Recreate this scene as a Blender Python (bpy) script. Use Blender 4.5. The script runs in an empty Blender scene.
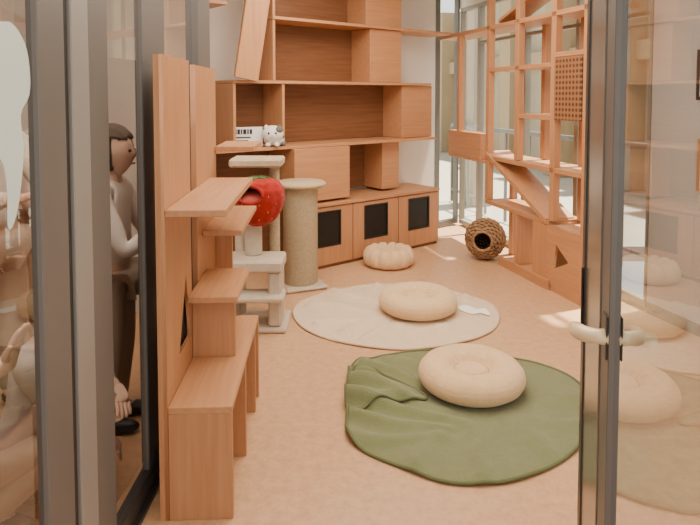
import bpy, bmesh, math, random
from mathutils import Vector, Matrix, noise
random.seed(4)
D=bpy.data; C=bpy.context; S=C.scene
def link(o): S.collection.objects.link(o); return o

# ---------------- materials ----------------
def newmat(n):
    m=D.materials.new(n); m.use_nodes=True; nt=m.node_tree; nt.nodes.clear()
    o=nt.nodes.new('ShaderNodeOutputMaterial'); return m,nt,o
def plain(n,col,rough=.5,metal=0,bump=0,bscale=60,var=0,vscale=6,spec=.5,sheen=0,col2=None,stretch=(1,1,1)):
    m,nt,o=newmat(n); b=nt.nodes.new('ShaderNodeBsdfPrincipled'); nt.links.new(b.outputs[0],o.inputs[0])
    b.inputs['Base Color'].default_value=(*col,1); b.inputs['Roughness'].default_value=rough
    b.inputs['Metallic'].default_value=metal; b.inputs['Specular IOR Level'].default_value=spec
    if sheen: b.inputs['Sheen Weight'].default_value=sheen
    tc=nt.nodes.new('ShaderNodeTexCoord'); mp=nt.nodes.new('ShaderNodeMapping'); mp.inputs['Scale'].default_value=stretch
    nt.links.new(tc.outputs['Object'],mp.inputs[0])
    if var or col2:
        nz=nt.nodes.new('ShaderNodeTexNoise'); nz.inputs['Scale'].default_value=vscale; nz.inputs['Detail'].default_value=6
        nt.links.new(mp.outputs[0],nz.inputs['Vector'])
        r=nt.nodes.new('ShaderNodeValToRGB'); r.color_ramp.elements[0].position=.3; r.color_ramp.elements[1].position=.7
        c2=col2 or tuple(c*(1-var) for c in col)
        r.color_ramp.elements[0].color=(*c2,1); r.color_ramp.elements[1].color=(*col,1)
        nt.links.new(nz.outputs['Fac'],r.inputs[0]); nt.links.new(r.outputs[0],b.inputs['Base Color'])
    if bump:
        nz=nt.nodes.new('ShaderNodeTexNoise'); nz.inputs['Scale'].default_value=bscale; nz.inputs['Detail'].default_value=4
        nt.links.new(mp.outputs[0],nz.inputs['Vector'])
        bp=nt.nodes.new('ShaderNodeBump'); bp.inputs['Strength'].default_value=bump; bp.inputs['Distance'].default_value=.01
        nt.links.new(nz.outputs['Fac'],bp.inputs['Height']); nt.links.new(bp.outputs[0],b.inputs['Normal'])
    return m
def wood(n,axis,c1=(.455,.212,.095),c2=(.545,.275,.128)):
    m,nt,o=newmat(n); b=nt.nodes.new('ShaderNodeBsdfPrincipled'); nt.links.new(b.outputs[0],o.inputs[0])
    b.inputs['Roughness'].default_value=.42; b.inputs['Specular IOR Level'].default_value=.4
    tc=nt.nodes.new('ShaderNodeTexCoord'); mp=nt.nodes.new('ShaderNodeMapping')
    sc=[22,22,22]; sc[axis]=1.2; mp.inputs['Scale'].default_value=sc
    nt.links.new(tc.outputs['Object'],mp.inputs[0])
    nz=nt.nodes.new('ShaderNodeTexNoise'); nz.inputs['Scale'].default_value=2.2; nz.inputs['Detail'].default_value=8; nz.inputs['Distortion'].default_value=.5
    nt.links.new(mp.outputs[0],nz.inputs['Vector'])
    r=nt.nodes.new('ShaderNodeValToRGB'); r.color_ramp.elements[0].position=.3; r.color_ramp.elements[1].position=.72
    r.color_ramp.elements[0].color=(*c1,1); r.color_ramp.elements[1].color=(*c2,1)
    nt.links.new(nz.outputs['Fac'],r.inputs[0]); nt.links.new(r.outputs[0],b.inputs['Base Color'])
    return m
WX=wood('wood_grain_x',0); WY=wood('wood_grain_y',1,(.48,.23,.105),(.57,.295,.14)); WZ=wood('wood_grain_z',2)
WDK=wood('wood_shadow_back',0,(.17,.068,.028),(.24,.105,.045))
def glassmat(n,tint=(1,1,1),k=1.7):
    m,nt,o=newmat(n)
    lw=nt.nodes.new('ShaderNodeLayerWeight'); lw.inputs['Blend'].default_value=.5
    p=nt.nodes.new('ShaderNodeMath'); p.operation='POWER'; p.inputs[1].default_value=5; nt.links.new(lw.outputs['Facing'],p.inputs[0])
    a=nt.nodes.new('ShaderNodeMath'); a.operation='MULTIPLY_ADD'; a.inputs[1].default_value=.96*k; a.inputs[2].default_value=.04*k; a.use_clamp=True
    nt.links.new(p.outputs[0],a.inputs[0])
    t=nt.nodes.new('ShaderNodeBsdfTransparent'); t.inputs[0].default_value=(*tint,1)
    g=nt.nodes.new('ShaderNodeBsdfGlossy'); g.inputs['Roughness'].default_value=0.0; g.inputs['Color'].default_value=(.90,.94,.98,1)
    mx=nt.nodes.new('ShaderNodeMixShader'); nt.links.new(a.outputs[0],mx.inputs[0]); nt.links.new(t.outputs[0],mx.inputs[1]); nt.links.new(g.outputs[0],mx.inputs[2])
    nt.links.new(mx.outputs[0],o.inputs[0]); return m
GLASS=glassmat('clear_glass',(.78,.81,.82),1.5); WGLASS=glassmat('window_glass',(.95,.98,.95),1.2); TGLASS=glassmat('dimming_glass',(.58,.54,.50),1.8)  # partition glass darkened by tint to dim the figures behind it
def floor_mat():
    m,nt,o=newmat('cork_vinyl_floor'); b=nt.nodes.new('ShaderNodeBsdfPrincipled'); nt.links.new(b.outputs[0],o.inputs[0])
    b.inputs['Roughness'].default_value=.36; b.inputs['Specular IOR Level'].default_value=.45
    tc=nt.nodes.new('ShaderNodeTexCoord')
    n1=nt.nodes.new('ShaderNodeTexNoise'); n1.inputs['Scale'].default_value=22; n1.inputs['Detail'].default_value=10; n1.inputs['Roughness'].default_value=.78
    nt.links.new(tc.outputs['Object'],n1.inputs['Vector'])
    r=nt.nodes.new('ShaderNodeValToRGB'); r.color_ramp.elements[0].position=.32; r.color_ramp.elements[1].position=.68
    r.color_ramp.elements[0].color=(.51,.285,.145,1); r.color_ramp.elements[1].color=(.70,.425,.24,1)
    nt.links.new(n1.outputs['Fac'],r.inputs[0]); nt.links.new(r.outputs[0],b.inputs['Base Color'])
    return m
FLOOR=floor_mat()
WALL=plain('wall_paper',(.70,.63,.55),.8,bump=.1,bscale=120)
BEIGEWALL=plain('wall_beige',(.50,.46,.41),.8,bump=.1,bscale=120)
CEIL=plain('ceiling_white',(.8,.78,.74),.9)
BROWNWALL=plain('corridor_brown',(.22,.14,.095),.6,var=.4,vscale=3)
ALU=plain('anodised_aluminium',(.15,.14,.128),.45,metal=.2)
ALU_L=plain('aluminium_light',(.29,.275,.25),.45,metal=.2)
ALU_R=plain('aluminium_reflective',(.26,.24,.215),.22,metal=.6)
ALU_D=plain('aluminium_dark',(.05,.046,.042),.4,metal=.3)
FRAME=plain('window_frame_greige',(.28,.25,.20),.5,metal=.1)
BLACK=plain('black_rubber',(.012,.012,.012),.5)
DARKPANE=plain('dark_smoked_pane',(.02,.017,.015),.35,spec=.2)
CUSH=plain('plush_cream',(.80,.545,.29),.95,bump=.5,bscale=150,var=.10,vscale=25,sheen=.2)
CUSHD=plain('plush_seam',(.45,.29,.15),.95)
GREEN=plain('green_fleece',(.19,.205,.085),.95,bump=.5,bscale=160,var=.12,vscale=30,sheen=.3)
GREEND=plain('green_hem',(.13,.145,.06),.9)
BMAT=plain('beige_quilt',(.78,.60,.41),.95,bump=.8,bscale=75,var=.12,vscale=60,sheen=.2)
BMATH=plain('beige_hem',(.60,.43,.28),.9)
OFFW=plain('off_white_felt',(.95,.93,.84),.9)
FUR=plain('cream_carpet',(.66,.55,.42),.98,bump=.8,bscale=160,var=.12,vscale=40)
TAN=plain('tan_carpet',(.58,.44,.29),.98,bump=.8,bscale=160,var=.12,vscale=40)
SISAL=plain('sisal_rope',(.60,.46,.28),.9,bump=.7,bscale=200,var=.2,vscale=60)
RED=plain('strawberry_red',(.40,.028,.02),1.0,bump=.5,bscale=90,sheen=.1,var=.3,vscale=30,spec=.05)
SEED=plain('seed_cream',(.50,.16,.09),.9)
LEAF=plain('leaf_green',(.07,.13,.04),.9)
WICK=plain('wicker',(.44,.25,.12),.7,bump=.5,bscale=150,var=.5,vscale=30)
WHITE=plain('white_card',(.82,.82,.80),.6)
STICK=plain('white_film',(.66,.76,.70),.5)
BRASS=plain('cream_brass',(.80,.64,.40),.3,metal=.1)
SKIN=plain('skin',(.74,.48,.35),.55)
HAIR=plain('dark_hair',(.10,.065,.045),.6,bump=.6,bscale=80,stretch=(6,6,1))
CONC=plain('pale_concrete',(.42,.38,.31),.9,var=.1,vscale=2)
BUILD=plain('building_beige',(.38,.29,.18),.85,var=.1,vscale=1)
FACADE=plain('facade_cream',(.42,.37,.28),.9,var=.10,vscale=.8)
STEEL=plain('rail_grey',(.16,.16,.16),.4,metal=.4)
def dotmat():
    m,nt,o=newmat('perforated_wood'); b=nt.nodes.new('ShaderNodeBsdfPrincipled'); nt.links.new(b.outputs[0],o.inputs[0]); b.inputs['Roughness'].default_value=.5
    tc=nt.nodes.new('ShaderNodeTexCoord'); mp=nt.nodes.new('ShaderNodeMapping'); mp.inputs['Scale'].default_value=(26,26,26)
    nt.links.new(tc.outputs['Object'],mp.inputs[0])
    v=nt.nodes.new('ShaderNodeTexVoronoi'); v.inputs['Scale'].default_value=1; v.inputs['Randomness'].default_value=0
    nt.links.new(mp.outputs[0],v.inputs['Vector'])
    r=nt.nodes.new('ShaderNodeValToRGB'); r.color_ramp.interpolation='CONSTANT'
    r.color_ramp.elements[0].color=(.09,.04,.018,1); r.color_ramp.elements[1].position=.42; r.color_ramp.elements[1].color=(.31,.14,.06,1)
    nt.links.new(v.outputs['Distance'],r.inputs[0]); nt.links.new(r.outputs[0],b.inputs['Base Color']); return m
PERF=dotmat()

# ---------------- mesh helpers ----------------
def mobj(name,me,mat=None,parent=None,smooth=False,label=None):
    o=D.objects.new(name,me); link(o)
    if mat: me.materials.clear(); me.materials.append(mat)
    if smooth:
        for p in me.polygons: p.use_smooth=True
    if parent: o.parent=parent
    if label: o['label']=label
    return o
def boxes(name,lst,mat,parent=None,bev=.002,label=None):
    bm=bmesh.new()
    for (x0,x1,y0,y1,z0,z1) in lst:
        r=bmesh.ops.create_cube(bm,size=1)
        for v in r['verts']:
            v.co=Vector((x0+(v.co.x+.5)*(x1-x0),y0+(v.co.y+.5)*(y1-y0),z0+(v.co.z+.5)*(z1-z0)))
    if bev: bmesh.ops.bevel(bm,geom=list(bm.edges),offset=bev,segments=1,affect='EDGES')
    me=D.meshes.new(name); bm.to_mesh(me); bm.free()
    return mobj(name,me,mat,parent,label=label)
def box(name,x0,x1,y0,y1,z0,z1,mat,parent=None,bev=.002,label=None):
    return boxes(name,[(x0,x1,y0,y1,z0,z1)],mat,parent,bev,label)
def top(name,loc,rotz,label,cat,group=None,kind=None):
    e=D.objects.new(name,None); e.empty_display_size=.1; link(e); e.location=loc; e.rotation_euler=(0,0,rotz)
    tag(e,label,cat,group,kind); return e
def tag(e,label=None,cat=None,group=None,kind=None):
    if label: e['label']=label
    if cat: e['category']=cat
    if group: e['group']=group
    if kind: e['kind']=kind
    return e
def lathe(name,prof,mat,parent=None,seg=48,fn=None,label=None,loc=(0,0,0)):
    bm=bmesh.new(); rings=[]
    for (r,z) in prof:
        if r<1e-5: rings.append([bm.verts.new((0,0,z))])
        else: rings.append([bm.verts.new((r*math.cos(2*math.pi*i/seg),r*math.sin(2*math.pi*i/seg),z)) for i in range(seg)])
    for a,b in zip(rings,rings[1:]):
        for i in range(seg):
            j=(i+1)%seg
            if len(a)==1 and len(b)==1: continue
            if len(a)==1: bm.faces.new((a[0],b[i],b[j]))
            elif len(b)==1: bm.faces.new((a[i],b[0],a[j]))
            else: bm.faces.new((a[i],b[i],b[j],a[j]))
    if fn:
        for v in bm.verts: v.co=fn(v.co)
    for v in bm.verts: v.co+=Vector(loc)
    bmesh.ops.recalc_face_normals(bm,faces=list(bm.faces))
    me=D.meshes.new(name); bm.to_mesh(me); bm.free()
    return mobj(name,me,mat,parent,True,label)
def tube_bm(bm,pts,r,seg=8,closed=False):
    pts=[Vector(p) for p in pts]; n=len(pts); rings=[]
    for i,p in enumerate(pts):
        t=(pts[(i+1)%n]-pts[i-1]) if closed else (pts[min(i+1,n-1)]-pts[max(i-1,0)])
        t.normalize(); ref=Vector((0,0,1)) if abs(t.z)<.9 else Vector((1,0,0))
        a=t.cross(ref).normalized(); b=t.cross(a)
        rr=r[i] if isinstance(r,(list,tuple)) else r
        rings.append([bm.verts.new(p+a*rr*math.cos(2*math.pi*k/seg)+b*rr*math.sin(2*math.pi*k/seg)) for k in range(seg)])
    for i in range(n if closed else n-1):
        A=rings[i];B=rings[(i+1)%n]
        for k in range(seg):
            bm.faces.new((A[k],A[(k+1)%seg],B[(k+1)%seg],B[k]))
    if not closed: bm.faces.new(rings[0]); bm.faces.new(rings[-1][::-1])
def tubes(name,paths,mat,parent=None,seg=8,label=None):
    bm=bmesh.new()
    for (pts,r,cl) in paths: tube_bm(bm,pts,r,seg,cl)
    bmesh.ops.recalc_face_normals(bm,faces=list(bm.faces))
    me=D.meshes.new(name); bm.to_mesh(me); bm.free(); return mobj(name,me,mat,parent,True,label)
def panel(name,outer,holes,th,M,mat,parent=None,label=None):
    cu=D.curves.new('tmp','CURVE'); cu.dimensions='2D'; cu.fill_mode='BOTH'; cu.extrude=th/2
    for pl in [outer]+holes:
        sp=cu.splines.new('POLY'); sp.points.add(len(pl)-1); sp.use_cyclic_u=True
        for p,q in zip(sp.points,pl): p.co=(q[0],q[1],0,1)
    o=D.objects.new('tmp',cu); link(o); C.view_layer.update()
    me=D.meshes.new_from_object(o.evaluated_get(C.evaluated_depsgraph_get())); D.objects.remove(o); D.curves.remove(cu)
    me.transform(M); return mobj(name,me,mat,parent,label=label)
def XZ(y): # 2D(x,y)->(x, y0, z)
    return Matrix(((1,0,0,0),(0,0,-1,y),(0,1,0,0),(0,0,0,1)))
def YZ(x):
    return Matrix(((0,0,1,x),(1,0,0,0),(0,1,0,0),(0,0,0,1)))
def ellip(name,c,r,mat,parent=None,label=None,seg=20,rot=None):
    bm=bmesh.new(); bmesh.ops.create_uvsphere(bm,u_segments=seg,v_segments=seg//2+2,radius=1)
    M=Matrix.Translation(c)@((rot or Matrix.Identity(4)))@Matrix.Diagonal((*r,1))
    bm.transform(M); me=D.meshes.new(name); bm.to_mesh(me); bm.free(); return mobj(name,me,mat,parent,True,label)
def poly(name,pts,mat,kind='structure'):
    bm=bmesh.new(); bm.faces.new([bm.verts.new(p) for p in pts]); me=D.meshes.new(name); bm.to_mesh(me); bm.free()
    o=mobj(name,me,mat); o['kind']=kind; return o
def quad(name,pts,mat,parent):
    bm=bmesh.new(); bm.faces.new([bm.verts.new(p) for p in pts]); me=D.meshes.new(name); bm.to_mesh(me); bm.free(); return mobj(name,me,mat,parent)

# ---------------- room geometry ----------------
RA=math.atan2(.629,.777)           # back wall direction
RB=math.atan2(-.963,.271)          # window wall direction
def BK(u,w): return (-.19+.777*u-.629*w, 5.03+.629*u+.777*w)
def WN(s,n): return (1.22+.271*s+.963*n, 5.40-.963*s+.271*n)
NW=.36
fl=[(-3,-1.5,0),(2.9,-1.5,0),(*WN(5.2,NW+.1),0),(*WN(-1.42,NW+.1),0),(*BK(-3.2,.52),0)]
poly('floor',fl,FLOOR)
poly('ceiling',[(x,y,2.62) for x,y,_ in fl],CEIL)
def wallseg(name,p,q,z0,z1,th,mat):
    d=Vector((q[0]-p[0],q[1]-p[1])); L=d.length; e=box(name,0,L,0,th,z0,z1,mat,bev=0)
    e.location=(p[0],p[1],0); e.rotation_euler=(0,0,math.atan2(d.y,d.x)); e['kind']='structure'; return e
wallseg('wall_back',BK(-3.1,.46),BK(1.79,.46),0,2.62,.08,WALL)
wallseg('wall_right',WN(1.55,NW),WN(5.2,NW),0,2.62,.08,BEIGEWALL)
wallseg('baseboard_right',WN(1.56,NW-.012),WN(5.2,NW-.012),0,.07,.012,ALU)
wallseg('wall_left',(-2.35,-1.5),(-2.35,4.2),0,2.62,.05,BROWNWALL)
wallseg('wall_entry',(-2.3,4.0),(-.95,4.0),0,2.62,.05,WALL)

def window(name,org,rot,L,z0,z1,trans=None,fm=None,f=.022,fl_=None):
    fm=fm or FRAME
    e=top(name,(*org,0),rot,None,None,kind='structure'); a=fl_ or f
    boxes('frame',[(0,a,0,.06,z0,z1),(L-f,L,0,.06,z0,z1),(a,L-f,0,.06,z0,z0+.05),(a,L-f,0,.06,z1-.04,z1)]+([(a,L-f,0,.06,trans,trans+.03)] if trans else []),fm,e,bev=.001)
    quad('window_pane',((a,.03,z0+.05),(L-f,.03,z0+.05),(L-f,.03,z1-.04),(a,.03,z1-.04)),WGLASS,e)
window('window_1',WN(-1.29,NW),RB,.42,.02,2.4)
window('window_2',WN(-.87,NW),RB,.87,.02,2.4,1.98)
window('window_3',WN(.0,NW),RB,.76,.02,2.4,1.98)
window('window_4',WN(.76,NW),RB,.78,.02,2.4,1.98)
window('window_6',BK(1.79,.455),RA,.38,.02,2.58,None,ALU,.025,.07)
wallseg('trim_1',WN(-1.35,NW),WN(1.55,NW),2.4,2.62,.07,WALL)

# outdoors
g=box('ground',-20,14,4,24,-.2,-.05,CONC,bev=0); g['kind']='structure'
g.location=(6.2,2,-.01)
o=wallseg('wall_yard',WN(-18,4.4),WN(6,4.4),-.05,3.6,.3,FACADE)
for i in range(13): wallseg('trim_3',WN(-15.4+i*1.7,4.0),WN(-14.95+i*1.7,4.0),-.05,3.6,.4,BUILD)
wallseg('trim_4',WN(-18,4.2),WN(6,4.2),2.0,2.3,.2,BUILD)
wallseg('trim_5',WN(-2.85,1.15),WN(-2.50,1.15),-.05,3.6,.3,BUILD)
wallseg('wall_garden',WN(-14,-1.5),WN(-14,4.4),-.05,3.6,.3,BUILD)
e=top('railing',(*WN(-3,1.05),-.05),RB,'grey metal railing on the terrace outside the windows','railing')
boxes('rail',[(0,5.9,0,.04,1.05,1.10),(0,5.9,.01,.03,.15,.18)],STEEL,e)
for i in range(13): box('post',i*.49,i*.49+.03,.005,.035,0,1.05,STEEL,e)

# ---------------- back wall shelving ----------------
o0=(-.19,5.03,0)
e=top('wall_shelving',o0,RA,'orange-brown wooden wall shelving of staggered closed boxes and open niches','shelving')
F=.03; B=.43; T=.024
G=.12
def sh(u0,u1,z,f=F,bk=B,name='shelf'): box(name,u0,u1,f,bk,z-T,z,WX,e)
sh(-.98,1.38,1.04,.06); sh(-.80,1.36,1.565,G-.01); sh(-.45,1.66,2.075,G-.01)
sh(-1.2,-.84,2.15,.12)
def cube(u0,u1,z0,z1,f=F): box('closed_box',u0,u1,f,B-.002,z0,z1,WX,e,bev=.003)
cube(-.305,.267,.572,1.014); cube(.76,.975,.572,1.014,.16)
H=.15
cube(1.00,1.41,1.042,1.539,H); cube(.60,.99,1.567,2.049,H); cube(.55,.99,2.077,2.56,H)
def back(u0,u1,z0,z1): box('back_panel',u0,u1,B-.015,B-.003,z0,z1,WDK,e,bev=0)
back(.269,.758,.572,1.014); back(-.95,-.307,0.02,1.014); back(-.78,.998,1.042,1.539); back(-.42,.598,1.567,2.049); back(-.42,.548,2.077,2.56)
def div(u,z0,z1,f=G): box('divider',u,u+T,f,B-.016,z0,z1,WZ,e)
div(-.80,1.042,1.539); div(-.36,1.042,1.539); div(-.445,1.567,2.049); div(-.445,2.077,2.56); div(-.97,0,1.014)
M=Matrix.Translation((-.72,-.01+.06,1.57))@Matrix.Rotation(math.radians(10),4,'Y')
o=box('leaning_board',-.1,.1,0,.03,0,.98,WZ,e); o.data.transform(M)
doorlab='wooden low cabinet with smoked-window door under the shelving'
for i in range(3):
    u=-.262+i*.54; p=BK(u,0)
    c=top('cabinet',(p[0],p[1],0),RA,doorlab,'cabinet','low cabinets along the back wall')
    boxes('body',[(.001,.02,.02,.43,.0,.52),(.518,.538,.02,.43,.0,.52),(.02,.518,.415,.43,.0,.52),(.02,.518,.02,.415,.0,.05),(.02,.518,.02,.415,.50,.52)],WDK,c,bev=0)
    a,bb=.135,.40
    d=boxes('door',[(.005,a,0,.018,.03,.513),(bb,.535,0,.018,.03,.513),(a,bb,0,.018,.03,.19),(a,bb,0,.018,.475,.513)],WZ,c,bev=.001)
    box('door_window',a,bb,.006,.012,.19,.475,DARKPANE,d,bev=0)
    boxes('window_frame',[(a-.008,a+.006,-.004,.006,.182,.483),(bb-.006,bb+.008,-.004,.006,.182,.483),(a+.006,bb-.006,-.004,.006,.182,.195),(a+.006,bb-.006,-.004,.006,.470,.483)],BLACK,d,bev=0)
o=box('countertop',-.265,1.36,-.012,.44,.522,.55,WX,bev=.003); o.rotation_euler=(0,0,RA); o.location=o0
tag(o,'long orange-brown wooden top over the low cabinets','countertop')

# sign and cat figure on shelf
p=BK(-.65,.24)
e=top('sign',(p[0],p[1],1.041),RA-.35,'small white sign card with dark lettering on the shelf','sign')
box('card',-.155,.155,0,.012,0,.155,WHITE,e)
L=[]
x=-.14
for wd in (.018,.010,.022,.014,.018,.010,.024,.012,.018):
    L.append((x,x+wd,-.004,0,.100,.138)); x+=wd+.008
boxes('lettering',L,BLACK,e,bev=0)
boxes('text_lines',[(-.14,.06,-.003,0,.068,.078),(-.14,.04,-.003,0,.043,.051),(-.14,.07,-.003,0,.020,.028)],ALU_D,e,bev=0)
def cat():
    p=BK(-.45,.12)
    e=top('plush_cat',(p[0],p[1],1.041),RA-.6,'fluffy round white cat plush with grey patches lying on the shelf','plush cat')
    FURW=plain('white_fur',(.84,.80,.74),.95,bump=.8,bscale=90); DK=plain('grey_fur',(.15,.135,.125),.95)
    bm=bmesh.new()
    def s(c,r):
        q=bmesh.ops.create_uvsphere(bm,u_segments=20,v_segments=14,radius=1)
        for v in q['verts']: v.co=Vector((c[0]+v.co.x*r[0],c[1]+v.co.y*r[1],c[2]+v.co.z*r[2]))
    s((.01,.01,.062),(.084,.070,.062)); s((0,-.035,.102),(.086,.062,.068)); s((-.035,-.07,.018),(.022,.03,.018)); s((.035,-.07,.018),(.022,.03,.018)); s((0,-.088,.086),(.026,.014,.014))
    me=D.meshes.new('body'); bm.to_mesh(me); bm.free(); o=mobj('body',me,FURW,e,True)
    md=o.modifiers.new('r','REMESH'); md.mode='VOXEL'; md.voxel_size=.006; md.use_smooth_shade=True
    for sx in(-1,1):
        lathe('ear',[(.024,0),(.013,.016),(0,.028)],DK if sx>0 else FURW,e,12,fn=lambda v:Vector((v.x,v.y*.5,v.z)),loc=(sx*.050,-.035,.150))
        ellip('eye',(sx*.028,-.095,.110),(.008,.005,.009),BLACK,e)
    ellip('patch',(.046,-.046,.132),(.036,.046,.030),DK,e)
    ellip('patch',(-.055,-.02,.135),(.026,.036,.022),DK,e)
    ellip('nose',(0,-.103,.092),(.006,.005,.004),plain('pink',(.6,.2,.2),.5),e)
    ellip('patch',(.04,.0,.075),(.054,.05,.030),DK,e)
    tubes('tail',[([(.05,.06,.03),(.085,.055,.025),(.09,.02,.022),(.075,-.02,.02)],.016,False)],DK,e)
cat()

# ---------------- window side climbing frame ----------------
e=top('cat_climbing_frame',(1.22,5.40,0),RB,'wooden cat climbing frame of posts, shelves and boxes at the window','climbing frame')
P=.055; DP=.30; E=1.32
def post(s,z0,z1,y=0): box('post',s,s+P,y,y+P,z0,z1,WZ,e)
YB=DP-P
post(-.03,.52,2.5); post(-.03,.0,.88,YB)
post(-.62,1.10,2.03)
post(.45,.92,2.5); post(.45,.92,2.03,YB); post(.95,.52,2.5); post(.95,.5,2.03,YB); post(E,.0,2.5)
def rs(s0,s1,z,y0=0,y1=DP): box('shelf',s0,s1,y0,y1,z-.036,z,WX,e)
rs(-1.05,1.5,2.060); rs(.022,.95,1.69,0,.24); rs(-.03,E,.915); rs(-.03,.95,.515); rs(.26,1.0,.055,0,.28); rs(1.0,E,1.76); rs(.51,.95,1.30,0,.24)
box('low_rail',.26,.98,-.02,.0,.0,.075,WX,e)
HD=.14
boxes('hanging_box',[(-.80,-.12,0,.018,.86,1.10),(-.80,-.12,.018,HD,.86,.878),(-.80,-.12,.018,HD,1.082,1.10),(-.80,-.78,.018,HD,.878,1.082),(-.14,-.12,.018,HD,.878,1.082)],WX,e)
box('bracket_shelf',-.80,-.03,.0,DP,.835,.858,WX,e)
boxes('perforated_box',[(1.008,E-.002,-.01,.018,1.27,1.72),(1.008,E-.002,.018,DP-.05,1.27,1.29),(1.008,1.028,.018,DP-.05,1.29,1.72)],PERF,e)
M=Matrix(((1,0,0,0),(0,1,0,0),(-.45,0,1,.925),(0,0,0,1)))
o=box('ramp',-.02,.93,-.014,.24,-.020,.020,WX,e); o.data.transform(M)
o=box('ramp',0.0,.9,.04,.26,-.014,.014,WX,e); o.data.transform(Matrix(((1,0,0,.1),(0,1,0,0),(.30,0,1,2.09),(0,0,0,1))))
box('divider',.475,.50,.0,DP-.02,.056,.478,WZ,e)
box('cubby_panel',.74,.93,0,.02,.056,.478,WZ,e)
panel('triangle_hole_panel',[(.93,.0),(E,.0),(E,.49),(.93,.49)],[[(1.02,.17),(1.20,.26),(1.05,.36)]],.02,XZ(.01),WX,e)
boxes('box_shell',[(.93,E,.02,DP,.47,.49),(.93,.95,.02,DP,0,.47)],WX,e)
box('box_shade_sheet',.95,E,.24,.26,0,.47,BLACK,e)  # black sheet stands in for the shade inside the box

def wicker():
    e=top('wicker_ball',(1.20,5.335,.18),0,'brown woven wicker cat ball with round opening','wicker ball')
    R=.168; q=Vector((-.35,-.9,.05)).normalized().to_track_quat('Z','Y').to_matrix()
    paths=[]
    n=22
    for k in range(n):
        th=math.radians(30+ (176-30)*k/(n-1)); pts=[]
        for i in range(64):
            ph=2*math.pi*i/64; r=R*(1+.045*math.sin(12*ph+math.pi*k))
            pts.append(q@Vector((r*math.sin(th)*math.cos(ph),r*math.sin(th)*math.sin(ph),r*math.cos(th))))
        paths.append((pts,.0095,True))
    for j in range(24):
        ph=2*math.pi*j/24
        paths.append(([q@Vector((R*math.sin(t)*math.cos(ph),R*math.sin(t)*math.sin(ph),R*math.cos(t))) for t in [math.radians(30+146*m/16) for m in range(17)]],.005,False))
    tubes('woven_shell',paths,WICK,e,6)
    rr=R*math.sin(math.radians(29)); zz=R*math.cos(math.radians(29))
    tubes('rim',[([q@Vector((rr*math.cos(a*math.pi/16),rr*math.sin(a*math.pi/16),zz)) for a in range(32)],.013,True)],WICK,e)
    o=ellip('inner_shade',(0,0,0),(R*.94,)*3,plain('inner_shade_dark',(.05,.028,.014),.9),e)  # dark inner sphere stands in for the shade inside the ball
    bm=bmesh.new(); bm.from_mesh(o.data); ax=q@Vector((0,0,1))
    bmesh.ops.delete(bm,geom=[v for v in bm.verts if v.co.normalized().dot(ax)>.88],context='VERTS'); bm.to_mesh(o.data); bm.free()
wicker()

# ---------------- step unit ----------------
e=top('cat_step_unit',(-.615,2.0,0),math.radians(2.6),'wooden cat step unit with tall panels, staggered steps and low bench','cat steps')
panel('tall_panel',[(0,0),(.40,0),(.40,1.585),(0,1.585)],[[(.18,.50),(.375,.50),(.30,.76)]],.012,YZ(-.007),WZ,e)
box('panel_edge',-.031,-.0135,0,.05,0,1.585,WZ,e,bev=0); box('panel_edge',-.031,-.0135,.385,.40,0,1.585,WZ,e,bev=0)
box('hole_dark_sheet',-.031,-.020,.051,.384,.0,1.58,BLACK,e,bev=0)  # added black sheet so the triangular hole shows dark
panel('tall_panel',[(.52,0),(.99,0),(.99,1.575),(.52,1.575)],[],.022,YZ(-.012),WZ,e)
def st(y0,y1,z,x1=.205): box('step',0,x1,y0,y1,z-.024,z,WY,e)
st(0.0,.80,1.068,.20); st(.62,1.22,.86,.17); st(.32,.72,.665,.19); st(.95,1.3,1.2,.19)
box('bench_top',0,.215,.0,.86,.372,.395,WY,e)
box('leg_panel',0,.215,.0,.02,0,.372,WZ,e)
box('leg_panel',.09,.215,.36,.38,0,.372,WZ,e)
box('leg_panel',.09,.215,.70,.72,0,.372,WZ,e)
box('leg_panel',.0,.215,.84,.86,0,.372,WZ,e)
box('riser_panel',.0,.17,.40,.42,.395,.641,WZ,e)
box('riser_panel',.0,.08,.95,.97,.0,.836,WZ,e)

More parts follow.
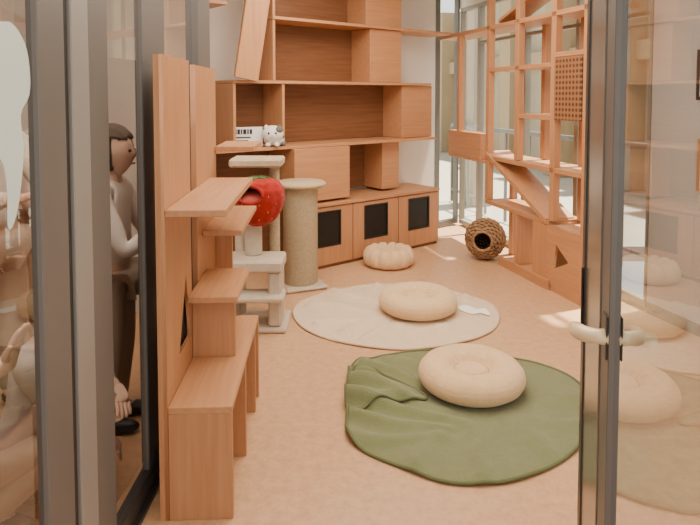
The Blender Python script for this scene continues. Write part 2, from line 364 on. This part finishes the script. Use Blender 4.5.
# ---------------- cat tree ----------------
def cattree():
    e=top('cat_tree',(-.59,3.78,0),0,'cream carpeted cat tree with red strawberry bed','cat tree')
    def rb(name,x0,x1,y0,y1,z0,z1,m=FUR): box(name,x0,x1,y0,y1,z0,z1,m,e,bev=.012)
    rb('base',-.22,.20,-.16,.18,0,.035)
    rb('step_platform',-.24,.18,-.16,.10,.375,.445)
    rb('step_leg',.09,.17,-.14,.06,.035,.375); rb('step_leg',-.20,-.12,-.14,.06,.035,.375)
    rb('low_platform',-.11,.19,-.20,-.02,.20,.24)
    def pole(x,y,z0,z1,r,m,nm='post'):
        n=int((z1-z0)/.012); pr=[(0,z0)]
        for i in range(n+1):
            z=z0+(z1-z0)*i/n; pr+= [(r,z)] if m is FUR else [(r-.003,z),(r,z+.006)]
        pr.append((0,z1)); lathe(nm,pr,m,e,24,loc=(x,y,0))
    pole(-.02,.02,.445,.70,.055,FUR); pole(.10,.14,.035,.99,.035,SISAL); pole(-.12,.12,.035,.86,.035,FUR)
    rb('top_platform',-.17,.16,.0,.24,.995,1.05,TAN)
    C0=Vector((.02,-.02,.805))
    pr=[(0,-.175),(.05,-.165),(.105,-.13),(.147,-.065),(.163,.01),(.158,.065),(.13,.108),(.08,.13),(0,.135)]
    sp=[]
    for (a,b) in zip(pr,pr[1:]):
        for k in range(5): t=k/5; sp.append((a[0]*(1-t)+b[0]*t,a[1]*(1-t)+b[1]*t))
    sp.append(pr[-1])
    def pl(v):
        a=math.atan2(v.y,v.x); k=1+.014*math.sin(12*a); return Vector((v.x*k,v.y*k,v.z))
    d=lathe('strawberry_bed',sp,RED,e,120,pl,loc=C0)
    ox,oz,ra,rb_=C0.x-.03,C0.z+.045,.075,.050
    bm=bmesh.new(); bm.from_mesh(d.data)
    bmesh.ops.delete(bm,geom=[v for v in bm.verts if ((v.co.x-ox)/ra)**2+((v.co.z-oz)/rb_)**2<1 and v.co.y<C0.y-.03],context='VERTS'); bm.to_mesh(d.data); bm.free()
    d.modifiers.new('s','SOLIDIFY').thickness=.008
    def prof(z):
        z-=C0.z
        for (a,b) in zip(pr,pr[1:]):
            if a[1]<=z<=b[1]: t=(z-a[1])/(b[1]-a[1]); return a[0]*(1-t)+b[0]*t
        return .1
    pts=[]
    for i in range(40):
        a=2*math.pi*i/40; x=ox+ra*1.02*math.cos(a); z=oz+rb_*1.03*math.sin(a); R=prof(z)
        pts.append((x,C0.y-math.sqrt(max(.0009,R*R-(x-C0.x)**2)),z))
    tubes('rim',[(pts,.011,True)],RED,d)
    ellip('inner_cushion',(C0.x,C0.y-.02,C0.z-.01),(.125,.115,.07),plain('inner_pink',(.60,.11,.08),.95),d)
    sm=None
    for k in range(4):
        z=-.11+k*.048
        for j in range(9):
            a=2*math.pi*(j+.5*(k%2))/9; rr=prof(C0.z+z)+.002; c=C0+Vector((rr*math.cos(a),rr*math.sin(a),z))
            if math.sin(a)<0 and ((c.x-ox)/(ra+.015))**2+((c.z-oz)/(rb_+.015))**2<1: continue
            if sm is None:
                s=ellip('seed',(0,0,0),(.004,.004,.007),SEED,d,seg=8); sm=s.data
            else: s=D.objects.new('seed',sm); link(s); s.parent=d
            s.location=c
    bm=bmesh.new()
    for j in range(7):
        a=2*math.pi*j/7; dr=Vector((math.cos(a),math.sin(a),0)); sd=Vector((-dr.y,dr.x,0))
        c=bm.verts.new(C0+Vector((0,0,.14)));l=bm.verts.new(C0+dr*.05+sd*.02+Vector((0,0,.139)));r=bm.verts.new(C0+dr*.05-sd*.02+Vector((0,0,.139)));t=bm.verts.new(C0+dr*.085+Vector((0,0,.132)))
        bm.faces.new((c,r,t,l))
    me=D.meshes.new('leaves'); bm.to_mesh(me); bm.free(); o=mobj('leaves',me,LEAF,d); o.modifiers.new('s','SOLIDIFY').thickness=.006
cattree()
def scr():
    e=top('scratching_post',(-.375,4.56,0),.4,'thick sisal-wrapped scratching post with cream carpet base','scratching post')
    box('base',-.165,.165,-.165,.165,0,.035,FUR,e,bev=.015)
    n=50; pr=[(0,.035)]
    for i in range(n): z=.035+.73*i/n; pr+=[(.126,z),(.132,z+.007)]
    pr+=[(.12,.765),(0,.765)]; lathe('sisal_column',pr,SISAL,e,40)
    pr=[(0,.765),(.18,.765),(.195,.775),(.195,.79),(.18,.80),(0,.80)]
    lathe('top_platform',pr,SISAL,e,40)
scr()

# ---------------- cushions ----------------
def cushion(loc,R,H,seed,rot,label,segs=0):
    e=top('cushion',loc,rot,label,'cushion','round plush cushions')
    k=R/.265; hz=H/.15
    base=[(0,.112),(.03,.112),(.055,.111),(.072,.107),(.081,.097),(.087,.094),(.094,.099),(.112,.122),(.145,.138),(.185,.143),(.215,.138),(.24,.122),(.258,.098),(.265,.072),(.262,.048),(.25,.026),(.23,.01),(.2,.002),(0,.0)]
    def f(v):
        a=math.atan2(v.y,v.x); r=math.hypot(v.x,v.y)
        wr=.005*math.sin(21*a+seed+math.sin(3*a))*max(0,1-abs(r-.110)/.035)
        nz=noise.noise(Vector((v.x*6+seed,v.y*6,v.z*6)))*.005+noise.noise(Vector((v.x*30+seed,v.y*30,v.z*30)))*.001
        s=1+nz*1.2; dz=0
        if segs:
            g=abs(math.sin(segs*a/2))**.5; s*=.92+.08*g
            if v.z>.03: dz=-.022*(1-g)*min(1,r/.12)
        return Vector((v.x*k*s,v.y*k*s,max(.001,(v.z+dz+(wr+nz if v.z>.03 else 0))*hz)))
    sp=[]
    for (a,b) in zip(base,base[1:]):
        for q in range(3): t=q/3; sp.append((a[0]*(1-t)+b[0]*t,a[1]*(1-t)+b[1]*t))
    sp.append(base[-1]); lathe('cushion_body',sp,CUSH,e,144,f)
    pts=[Vector((.086*math.cos(i*math.pi/32),.086*math.sin(i*math.pi/32),.093)) for i in range(64)]
    tubes('seam',[([f(p)+Vector((0,0,.001)) for p in pts],.003,True)],CUSHD,e,6)
cushion((.597,2.925,.018),.26,.136,1.0,0,'cream plush round cushion with dimpled centre on green mat')
cushion((.455,4.0,.014),.262,.138,4.0,1.3,'cream plush round cushion with dimpled centre on beige mat')
cushion((.33,5.13,.0),.222,.170,7.0,2.1,'small cream segmented pumpkin-like pouf beside the cabinets',12)

# ---------------- mats ----------------
def smooth_loop(pts,n=6):
    out=[];m=len(pts)
    for i in range(m):
        p0,p1,p2,p3=[Vector(pts[(i+j-1)%m]) for j in range(4)]
        for k in range(n):
            t=k/n; out.append(.5*((2*p1)+(-p0+p2)*t+(2*p0-5*p1+4*p2-p3)*t*t+(-p0+3*p1-3*p2+p3)*t**3))
    return out
def mat(name,outline,c,mt,hem,zf,label,cat,NR=60,hr=.0055,parent=None,off=None):
    loop=smooth_loop(outline,8); c=Vector(c); bm=bmesh.new(); rings=[]
    oc=Vector(off) if off else c
    cv=bm.verts.new((*(c-oc),zf(c,0)))
    for k in range(1,NR+1):
        t=k/NR; rings.append([bm.verts.new((*( c-oc+(p-c)*t),zf(c+(p-c)*t,t))) for p in loop])
    n=len(loop)
    for i in range(n): bm.faces.new((cv,rings[0][i],rings[0][(i+1)%n]))
    for a,b in zip(rings,rings[1:]):
        for i in range(n): bm.faces.new((a[i],b[i],b[(i+1)%n],a[(i+1)%n]))
    me=D.meshes.new(name)
    edge=[v.co.copy() for v in rings[-1]]
    bm.to_mesh(me); bm.free()
    e=parent or top(name,(c.x,c.y,0),0,label,cat)
    mobj('fabric' if not parent else name,me,mt,e,True)
    tubes('hem',[(edge,hr,True)],hem,e,6)
    return e
gp=[(.0,3.10),(.04,3.21),(.196,3.30),(.398,3.345),(.68,3.34),(.93,3.25),(1.10,3.11),(1.15,2.94),(1.125,2.78),(1.02,2.54),(.86,2.35),(.66,2.225),(.50,2.185),(.345,2.20),(.198,2.29),(.062,2.39),(-.005,2.49),(-.015,2.59),(-.005,2.68),(.01,2.76),(.01,2.86),(-.005,2.98)]
def ridge(p,a,b,w,h):
    a=Vector(a);b=Vector(b);ab=b-a; t=max(0,min(1,(p-a).dot(ab)/ab.length_squared)); d=(p-(a+ab*t)).length
    return h*math.exp(-(d/w)**2)*(1-.75*t)
def zg(p,t=0):
    p=Vector(p); z=.010+.009*noise.noise(Vector((p.x*4,p.y*4,3)))
    q=p+Vector((noise.noise(Vector((p.x*4,p.y*4,1))),noise.noise(Vector((p.x*4,p.y*4,8)))))*.06
    z+=ridge(q,(-.04,3.08),(.44,2.80),.040,.055)+ridge(q,(-.03,2.94),(.40,2.72),.036,.055)+ridge(q,(-.03,2.78),(.46,2.62),.040,.060)
    z+=ridge(q,(-.04,2.64),(.40,2.54),.036,.045)+ridge(q,(-.04,2.50),(.42,2.46),.034,.030)+ridge(q,(.08,3.2),(.40,2.98),.040,.038)
    z+=ridge(q,(.5,2.22),(.62,2.62),.040,.022)+ridge(q,(.8,2.36),(.72,2.66),.040,.018)+ridge(q,(1.1,2.8),(.87,2.8),.040,.016)+ridge(q,(.25,2.30),(.42,2.58),.040,.022)+ridge(q,(.2,3.26),(.4,3.12),.035,.018)+ridge(q,(1.0,2.6),(.78,2.62),.040,.014)
    if math.hypot(p.x-.597,p.y-2.925)<.25: z=min(z,.012)
    return max(z,.005)
gm=mat('green_mat',gp,(.57,2.76),GREEN,GREEND,zg,'olive green fleece mat with soft folded edge on the floor','mat',120,.007)
fp=[(-.01,2.70),(-.02,2.80),(-.01,2.92),(.02,3.03),(.09,3.05),(.17,2.97),(.28,2.88),(.36,2.80),(.30,2.765),(.20,2.75),(.11,2.72),(.04,2.685)]
def zf_(p,t=0):
    p=Vector(p); q=p+Vector((noise.noise(Vector((p.x*4,p.y*4,1))),noise.noise(Vector((p.x*4,p.y*4,8)))))*.04
    return zg(p)+.009+.022*(1-t**3)+ridge(q,(-.02,2.98),(.30,2.84),.026,.030)+ridge(q,(-.02,2.80),(.28,2.78),.026,.026)
mat('folded_flap',fp,(.12,2.85),GREEN,GREEND,zf_,None,None,40,.007,gm,(.57,2.76))
bp=[(.305+.685*math.cos(a)*(1+.015*math.sin(5*a)),3.985+.59*math.sin(a)*(1+.02*math.cos(4*a))) for a in [i*math.pi/10 for i in range(20)]]
def zb(p,t=0):
    p=Vector(p); q=p+Vector((noise.noise(Vector((p.x*4,p.y*4,1))),noise.noise(Vector((p.x*4,p.y*4,8)))))*.06
    z=.008+.007*noise.noise(Vector((p.x*5,p.y*5,5)))
    for a,b in (((-.3,4.1),(.15,4.0)),((-.2,3.75),(.2,3.9)),((.1,3.5),(.3,3.8)),((-.1,4.4),(.15,4.2)),((.7,3.6),(.5,3.8)),((.2,4.55),(.35,4.3)),((.85,4.3),(.75,4.1)),((-.05,3.6),(.1,3.8))): z+=ridge(q,a,b,.032,.032)
    if math.hypot(p.x-.455,p.y-4.0)<.27: z=min(z,.010)
    if p.x>.7 and abs(p.y-3.98)<.2: z=min(z,.012)
    return max(z,.004)
bm_=mat('beige_mat',bp,(.305,3.985),BMAT,BMATH,zb,'round beige quilted mat with darker hem on the floor','mat')
a_=[(0,.06),(.03,.11),(.08,.10),(.12,.04),(.18,.05),(.18,-.07),(.13,-.03),(.08,-.05),(.02,.0)]
o=panel('applique',[(p.x,p.y) for p in smooth_loop(a_,4)],[],.004,Matrix.Translation((.425,-.02,.017)),OFFW,bm_)

# ---------------- left glass partition ----------------
X0=-.74
e=top('window_5',(X0,0,0),0,None,None,kind='structure')
def stile(y0,y1,m,w=.03,off=0): box('frame_stile',-w+off,w+off,y0,y1,.02,2.5,m,e,bev=.003)
stile(1.42,1.555,ALU,.014); stile(1.56,1.58,BLACK,.010); stile(1.585,1.69,ALU_L,.014,.004); stile(1.695,1.83,ALU,.014)
stile(2.14,2.22,ALU,.014,-.002); stile(2.225,2.42,ALU,.012,-.006); stile(2.86,3.10,ALU,.03)
box('bottom_rail',-.035,.035,-.6,3.1,0,.02,ALU_D,e); box('bottom_rail',-.02,.02,1.83,3.1,.02,.09,ALU_D,e)
box('top_rail',-.035,.035,-.6,3.1,2.5,2.6,ALU,e)
for a,b in ((-.6,1.42),(1.83,2.14),(2.42,2.86)):
    quad('glass_pane',((0,a,.02),(0,b,.02),(0,b,2.5),(0,a,2.5)),TGLASS,e)
st_=[(1.0,1.60),(1.269,1.604),(1.337,1.606),(1.3875,1.566),(1.405,1.509),(1.40,1.45),(1.362,1.405),(1.370,1.324),(1.345,1.215),(1.318,1.165),(1.298,1.168),(1.30,1.244),(1.283,1.311),(1.22,1.33),(1.1,1.32),(1.08,1.2),(1.02,1.2)]
st2=smooth_loop(st_,4)
o=panel('decal',[(p.x,p.y) for p in st2],[],.001,YZ(X0+.002),STICK)
tag(o,'white rounded animal-shaped film decal on the glass','decal')

# ---------------- right glass door ----------------
e=top('door_1',(.72,1.80,0),math.atan2(-.98,-.196),None,None,kind='structure')
box('stile',0,.04,-.022,.022,.01,2.4,ALU_D,e); box('stile',.04,.24,-.018,.018,.01,2.4,ALU_R,e); box('stile',.24,.33,-.014,.014,.01,2.4,ALU,e)
box('stile',1.12,1.2,-.02,.02,.01,2.4,ALU,e)
box('rail',.34,1.12,-.018,.018,.01,.1,ALU,e); box('rail',.34,1.12,-.018,.018,2.3,2.4,ALU,e)
quad('glass_pane',((.33,0,.1),(1.12,0,.1),(1.12,0,2.3),(.33,0,2.3)),GLASS,e)
tubes('handle',[([(.31,-.012,.842),(.308,-.035,.842),(.298,-.055,.840),(.27,-.068,.834),(.23,-.072,.826),(.19,-.070,.818)],[.022,.018,.020,.021,.021,.016],False)],BRASS,e,14)
tubes('handle',[([(.31,.012,.842),(.312,.035,.845),(.325,.056,.850),(.350,.066,.858),(.375,.068,.866),(.40,.066,.873)],[.022,.019,.019,.019,.019,.014],False)],BRASS,e,14)
box('lock_plate',.28,.33,-.020,-.015,.79,.90,ALU_D,e); box('lock_plate',.28,.33,.015,.020,.79,.90,ALU_D,e)
box('lock_case',.02,.035,-.028,-.022,.74,.94,BLACK,e)

for i,(s0,z0,h) in enumerate(((1.93,1.42,.30),(1.95,.88,.31))):
    p=WN(s0,NW-.03)
    q=top('picture_frame',(p[0],p[1],z0),RB,'dark framed picture with pale print on the beige wall' if i==0 else 'wood framed picture with pale print on the beige wall','picture','framed prints')
    boxes('frame',[(0,.3,0,.02,0,.02),(0,.3,0,.02,h-.02,h),(0,.02,0,.02,.02,h-.02),(.28,.3,0,.02,.02,h-.02)],BLACK if i==0 else WZ,q)
    box('print',.02,.28,.008,.018,.02,h-.02,WHITE,q,bev=0)

# ---------------- people ----------------
def skinmesh(vs,es,rs,sub=2):
    me=D.meshes.new('s'); me.from_pydata(vs,es,[]); o=D.objects.new('s',me); link(o)
    md=o.modifiers.new('k','SKIN'); md.use_smooth_shade=True
    for v,r in zip(me.skin_vertices[0].data,rs): v.radius=(r,r) if not isinstance(r,tuple) else r; v.use_root=False
    me.skin_vertices[0].data[0].use_root=True
    o.modifiers.new('u','SUBSURF').levels=sub; o.modifiers['u'].render_levels=sub
    C.view_layer.update(); m2=D.meshes.new_from_object(o.evaluated_get(C.evaluated_depsgraph_get())); D.objects.remove(o); D.meshes.remove(me); return m2
def joined(name,ms,mat,parent):
    bm=bmesh.new()
    for m in ms: bm.from_mesh(m); D.meshes.remove(m)
    me=D.meshes.new(name); bm.to_mesh(me); bm.free(); return mobj(name,me,mat,parent,True)
def hand(w,d,up,side,k=1.0,curl=.30):
    w=Vector(w); d=Vector(d).normalized(); up=Vector(up); up=(up-d*up.dot(d)).normalized(); s=d.cross(up).normalized()*side
    ms=[skinmesh([w-d*.03*k,w+d*.03*k,w+d*.078*k],[(0,1),(1,2)],[(.026*k,.022*k),(.040*k,.018*k),(.042*k,.016*k)],2)]
    for off,L in ((-.029,.056),(-.010,.068),(.010,.073),(.030,.064)):
        b=w+d*.066*k+s*off*k; pts=[b];dir=(d+s*off*2).normalized()
        for q in range(3):
            dir=(dir-up*curl*.5).normalized(); pts.append(pts[-1]+dir*L*k*(.42,.33,.25)[q]*1.1)
        ms.append(skinmesh([tuple(x) for x in pts],[(0,1),(1,2),(2,3)],[.0115*k,.0105*k,.0095*k,.008*k],1))
    b=w+d*.02*k+s*.022*k; pts=[b,b+(s*.8+d*.5).normalized()*.035*k,b+(s*.8+d*.6).normalized()*.035*k+(s*.4+d*.9-up*.3).normalized()*.03*k]
    pts.append(pts[-1]+(d-up*.3).normalized()*.022*k)
    ms.append(skinmesh([tuple(x) for x in pts],[(0,1),(1,2),(2,3)],[.016*k,.013*k,.011*k,.009*k],1))
    return ms
def person(name,loc,rz,J,k,cloth,trous,label,handdir):
    e=top(name,loc,rz,label,'person')
    def chain(names,rs,ed,sc=1.0):
        return skinmesh([J[n] for n in names],ed,[tuple(q*k*sc for q in r) if isinstance(r,tuple) else r*k*sc for r in rs])
    names=['pelvis','waist','chest','neckb','neck','head0','shL','elL','wrL','shR','elR','wrR','hpL','knL','anL','toL','hpR','knR','anR','toR']
    ed=[(0,1),(1,2),(2,3),(3,4),(4,5),(3,6),(6,7),(7,8),(3,9),(9,10),(10,11),(0,12),(12,13),(13,14),(14,15),(0,16),(16,17),(17,18),(18,19)]
    rs=[(.13,.09),(.12,.085),(.14,.095),(.075,.06),.05,.05,.052,.042,.032,.052,.042,.032,.085,.057,.04,.03,.085,.057,.04,.03]
    ms=[chain(names,rs,ed)]
    for sd,w,el,hd in ((1,'wrL','elL',handdir[0]),(-1,'wrR','elR',handdir[1])):
        d=Vector(J[w])-Vector(J[el]); ms+=hand(J[w],d.normalized()+Vector(hd[0]),hd[1],sd,k)
    joined('body',ms,SKIN,e)
    nm=['waist0','waist','chest','neckb','shL','elL','fmL','shR','elR','fmR']
    J['waist0']=tuple(Vector(J['pelvis'])+Vector((0,0,-.02*k))) ; J['fmL']=tuple(Vector(J['elL']).lerp(Vector(J['wrL']),.75)); J['fmR']=tuple(Vector(J['elR']).lerp(Vector(J['wrR']),.75))
    m=chain(nm,[(.155,.115),(.14,.105),(.16,.115),(.085,.07),.068,.055,.045,.068,.055,.045],[(0,1),(1,2),(2,3),(3,4),(4,5),(5,6),(3,7),(7,8),(8,9)])
    joined('shirt',[m],cloth,e)
    m=chain(['pelvis','hpL','knL','anL','hpR','knR','anR'],[(.148,.11),.10,.07,.055,.10,.07,.055],[(0,1),(1,2),(2,3),(0,4),(4,5),(5,6)])
    joined('trousers',[m],trous,e)
    h=Vector(J['head']); hs=.105*k if k>.9 else .098
    bm=bmesh.new(); bmesh.ops.create_uvsphere(bm,u_segments=32,v_segments=24,radius=1)
    for v in bm.verts:
        x,y,z=v.co; 
        jaw=1-.28*max(0,-z); X=x*.74*jaw; Y=y*.92*(1-.12*max(0,-z)); Z=z*1.15
        if y<0:
            Y-=.16*math.exp(-((x/.12)**2+((z+.12)/.16)**2))*1.0
            Y+=.07*math.exp(-(((abs(x)-.32)/.15)**2+((z-.08)/.1)**2))
            Y-=.05*math.exp(-((x/.22)**2+((z+.48)/.08)**2))
        v.co=h+Vector((X,Y,Z))*hs
    me=D.meshes.new('head'); bm.to_mesh(me); bm.free(); hd=mobj('head',me,SKIN,e,True)
    for sx in (-1,1):
        ellip('eye',h+Vector((sx*.28*hs,-.83*hs,.06*hs)),(.12*hs,.06*hs,.07*hs),BLACK,hd)
        ellip('ear',h+Vector((sx*.75*hs,.05*hs,-.05*hs)),(.08*hs,.17*hs,.26*hs),SKIN,hd)
    ellip('mouth',h+Vector((0,-.88*hs,-.52*hs)),(.22*hs,.06*hs,.05*hs),plain('lips',(.4,.13,.1),.5),hd)
    bm=bmesh.new(); bmesh.ops.create_uvsphere(bm,u_segments=48,v_segments=36,radius=1)
    dl=[v for v in bm.verts if (v.co.y<-.30 and v.co.z<.38+.06*math.sin(v.co.x*14)) or v.co.z<-.70+.05*math.sin(v.co.x*11)]
    for v in bm.verts:
        s_=1+.035*math.sin(v.co.x*17+v.co.z*5)+.02*math.sin(v.co.y*23)
        v.co=h+Vector((v.co.x*.84*s_,v.co.y*1.02*s_+.06,v.co.z*1.2+.06))*hs
    bmesh.ops.delete(bm,geom=dl,context='VERTS')
    me=D.meshes.new('hair'); bm.to_mesh(me); bm.free(); o=mobj('hair',me,HAIR,e,True); o.modifiers.new('s','SOLIDIFY').thickness=.012
    for a in ('L','R'):
        an=Vector(J['an'+a]); to=Vector(J['to'+a]); c=(an+to)/2; dd=(to-an); ang=math.atan2(dd.y,dd.x)
        ellip('shoe',(c.x,c.y,.04*k),(.115*k,.045*k,.04*k),BLACK,e,rot=Matrix.Rotation(ang,4,'Z'))
    return e
def stand(H):
    s=H/1.6
    J=dict(pelvis=(0,0,.86),waist=(0,.0,1.0),chest=(0,.01,1.18),neckb=(0,.01,1.31),neck=(0,0,1.37),head0=(0,-.01,1.44),head=(0,-.02,1.485),
     shL=(.16,.01,1.28),elL=(.2,-.02,1.02),wrL=(.2,-.12,.82),shR=(-.16,.01,1.28),elR=(-.2,-.02,1.02),wrR=(-.2,-.12,.82),
     hpL=(.08,0,.80),knL=(.09,-.02,.45),anL=(.09,.02,.07),toL=(.10,-.13,.035),hpR=(-.08,0,.80),knR=(-.09,-.02,.45),anR=(-.09,.02,.07),toR=(-.10,-.13,.035))
    return {a:tuple(q*s for q in b) for a,b in J.items()},s
CL1=plain('cream_sweater',(.74,.66,.50),.9,bump=.4,bscale=60); CL2=plain('pale_mauve_top',(.74,.66,.60),.9); CL3=plain('grey_pink_top',(.56,.46,.42),.9); CL4=plain('pale_top',(.68,.63,.54),.9)
TR1=plain('grey_trousers',(.20,.18,.18),.9); TR2=plain('tan_trousers',(.42,.32,.24),.9)
J,s=stand(1.18)
J['elL']=(.08,-.14,.76); J['wrL']=(.085,-.245,.81); J['elR']=(-.17,-.02,.74); J['wrR']=(-.17,-.08,.60)
person('person',(-1.06,1.34,0),math.radians(90),J,.74,CL1,TR1,'standing child in cream sweater with one palm raised to the glass',(((0,.2,1.8),(0,1,.1)),((0,0,0),(-1,0,0))))
J,s=stand(1.30)
J['elL']=(.17,-.12,.80); J['wrL']=(.12,-.24,.88); J['elR']=(-.17,-.12,.80); J['wrR']=(-.10,-.24,.90)
person('person',(-1.04,2.62,0),math.radians(90),J,.81,CL2,TR2,'standing child in pale mauve top with palms near the glass',(((0,.2,1.4),(0,1,.1)),((0,.2,1.4),(0,1,.1))))
J,s=stand(1.55)
J['elR']=(-.2,-.14,1.0);J['wrR']=(-.05,-.30,1.02);J['elL']=(.2,-.14,1.0);J['wrL']=(.05,-.32,1.05)
person('person',(-1.62,2.70,0),math.radians(66),J,.97,CL4,TR2,'standing adult in pale top with hands held together',(((0,0,.2),(0,.3,1)),((0,0,.2),(0,.3,1))))
J,s=stand(1.5)
person('person',(-1.72,3.45,0),math.radians(70),J,.93,CL3,TR2,'standing person in grey-pink top behind the children',(((0,0,0),(1,0,0)),((0,0,0),(-1,0,0))))
J,s=stand(1.25)
dz=-.42
J={a:((b[0],b[1],b[2]+dz) if a in('pelvis','waist','chest','neckb','neck','head0','head','shL','elL','wrL','shR','elR','wrR','hpL','hpR') else b) for a,b in J.items()}
for a in ('waist','chest','neckb','neck','head0','head','shL','shR'): J[a]=(J[a][0],J[a][1]-.06-(J[a][2]-.25)*.25,J[a][2])
J['knL']=(.12,-.26,.34);J['knR']=(-.12,-.26,.34);J['elL']=(.19,-.22,.43);J['wrL']=(.13,-.33,.39);J['elR']=(-.02,-.24,.36);J['wrR']=(.08,-.32,.24)
person('person',(-1.17,2.02,0),math.radians(88),J,.78,CL3,TR2,'crouching child in grey-pink top with hands over the knees',(((-.3,.2,-.3),(0,-.6,1)),((0,.2,-.3),(0,-.6,1))))

# ---------------- lights ----------------
def area(loc,sx,sy,pw,col,rot=(0,0,0)):
    l=D.lights.new('ceiling_fill','AREA'); l.shape='RECTANGLE'; l.size=sx; l.size_y=sy; l.energy=pw; l.color=col  # unseen area lamps added under the ceiling as warm fill
    o=D.objects.new('ceiling_fill',l); link(o); o.location=loc; o.rotation_euler=rot; return o
area((.3,3.9,2.58),1.8,1.8,80,(1,.88,.74)); area((.3,2.2,2.58),1.4,1,32,(1,.88,.74)); area((-1.1,1.9,2.58),.5,2.4,75,(1,.88,.76))  # last one added to brighten the visitors behind the glass
area((0,.2,2.58),1.4,.8,16,(1,.88,.74))
sn=D.lights.new('sun','SUN'); sn.energy=24; sn.angle=.04; sn.color=(1,.92,.78); so=D.objects.new('sun',sn); link(so)
d=Vector((-.46,-.20,-1.5)); so.rotation_euler=d.to_track_quat('-Z','Y').to_euler()
w=D.worlds.new('world'); S.world=w; w.use_nodes=True
bg=w.node_tree.nodes['Background']; bg.inputs[0].default_value=(1,.98,.94,1); bg.inputs[1].default_value=1.8

# ---------------- camera ----------------
cd=D.cameras.new('camera'); cam=D.objects.new('camera',cd); link(cam); S.camera=cam
cam.location=(0,0,1.45); cam.rotation_euler=(math.radians(87),0,0); cd.sensor_width=36; cd.lens=608/700*36; cd.shift_y=-.1937; cd.clip_start=.05
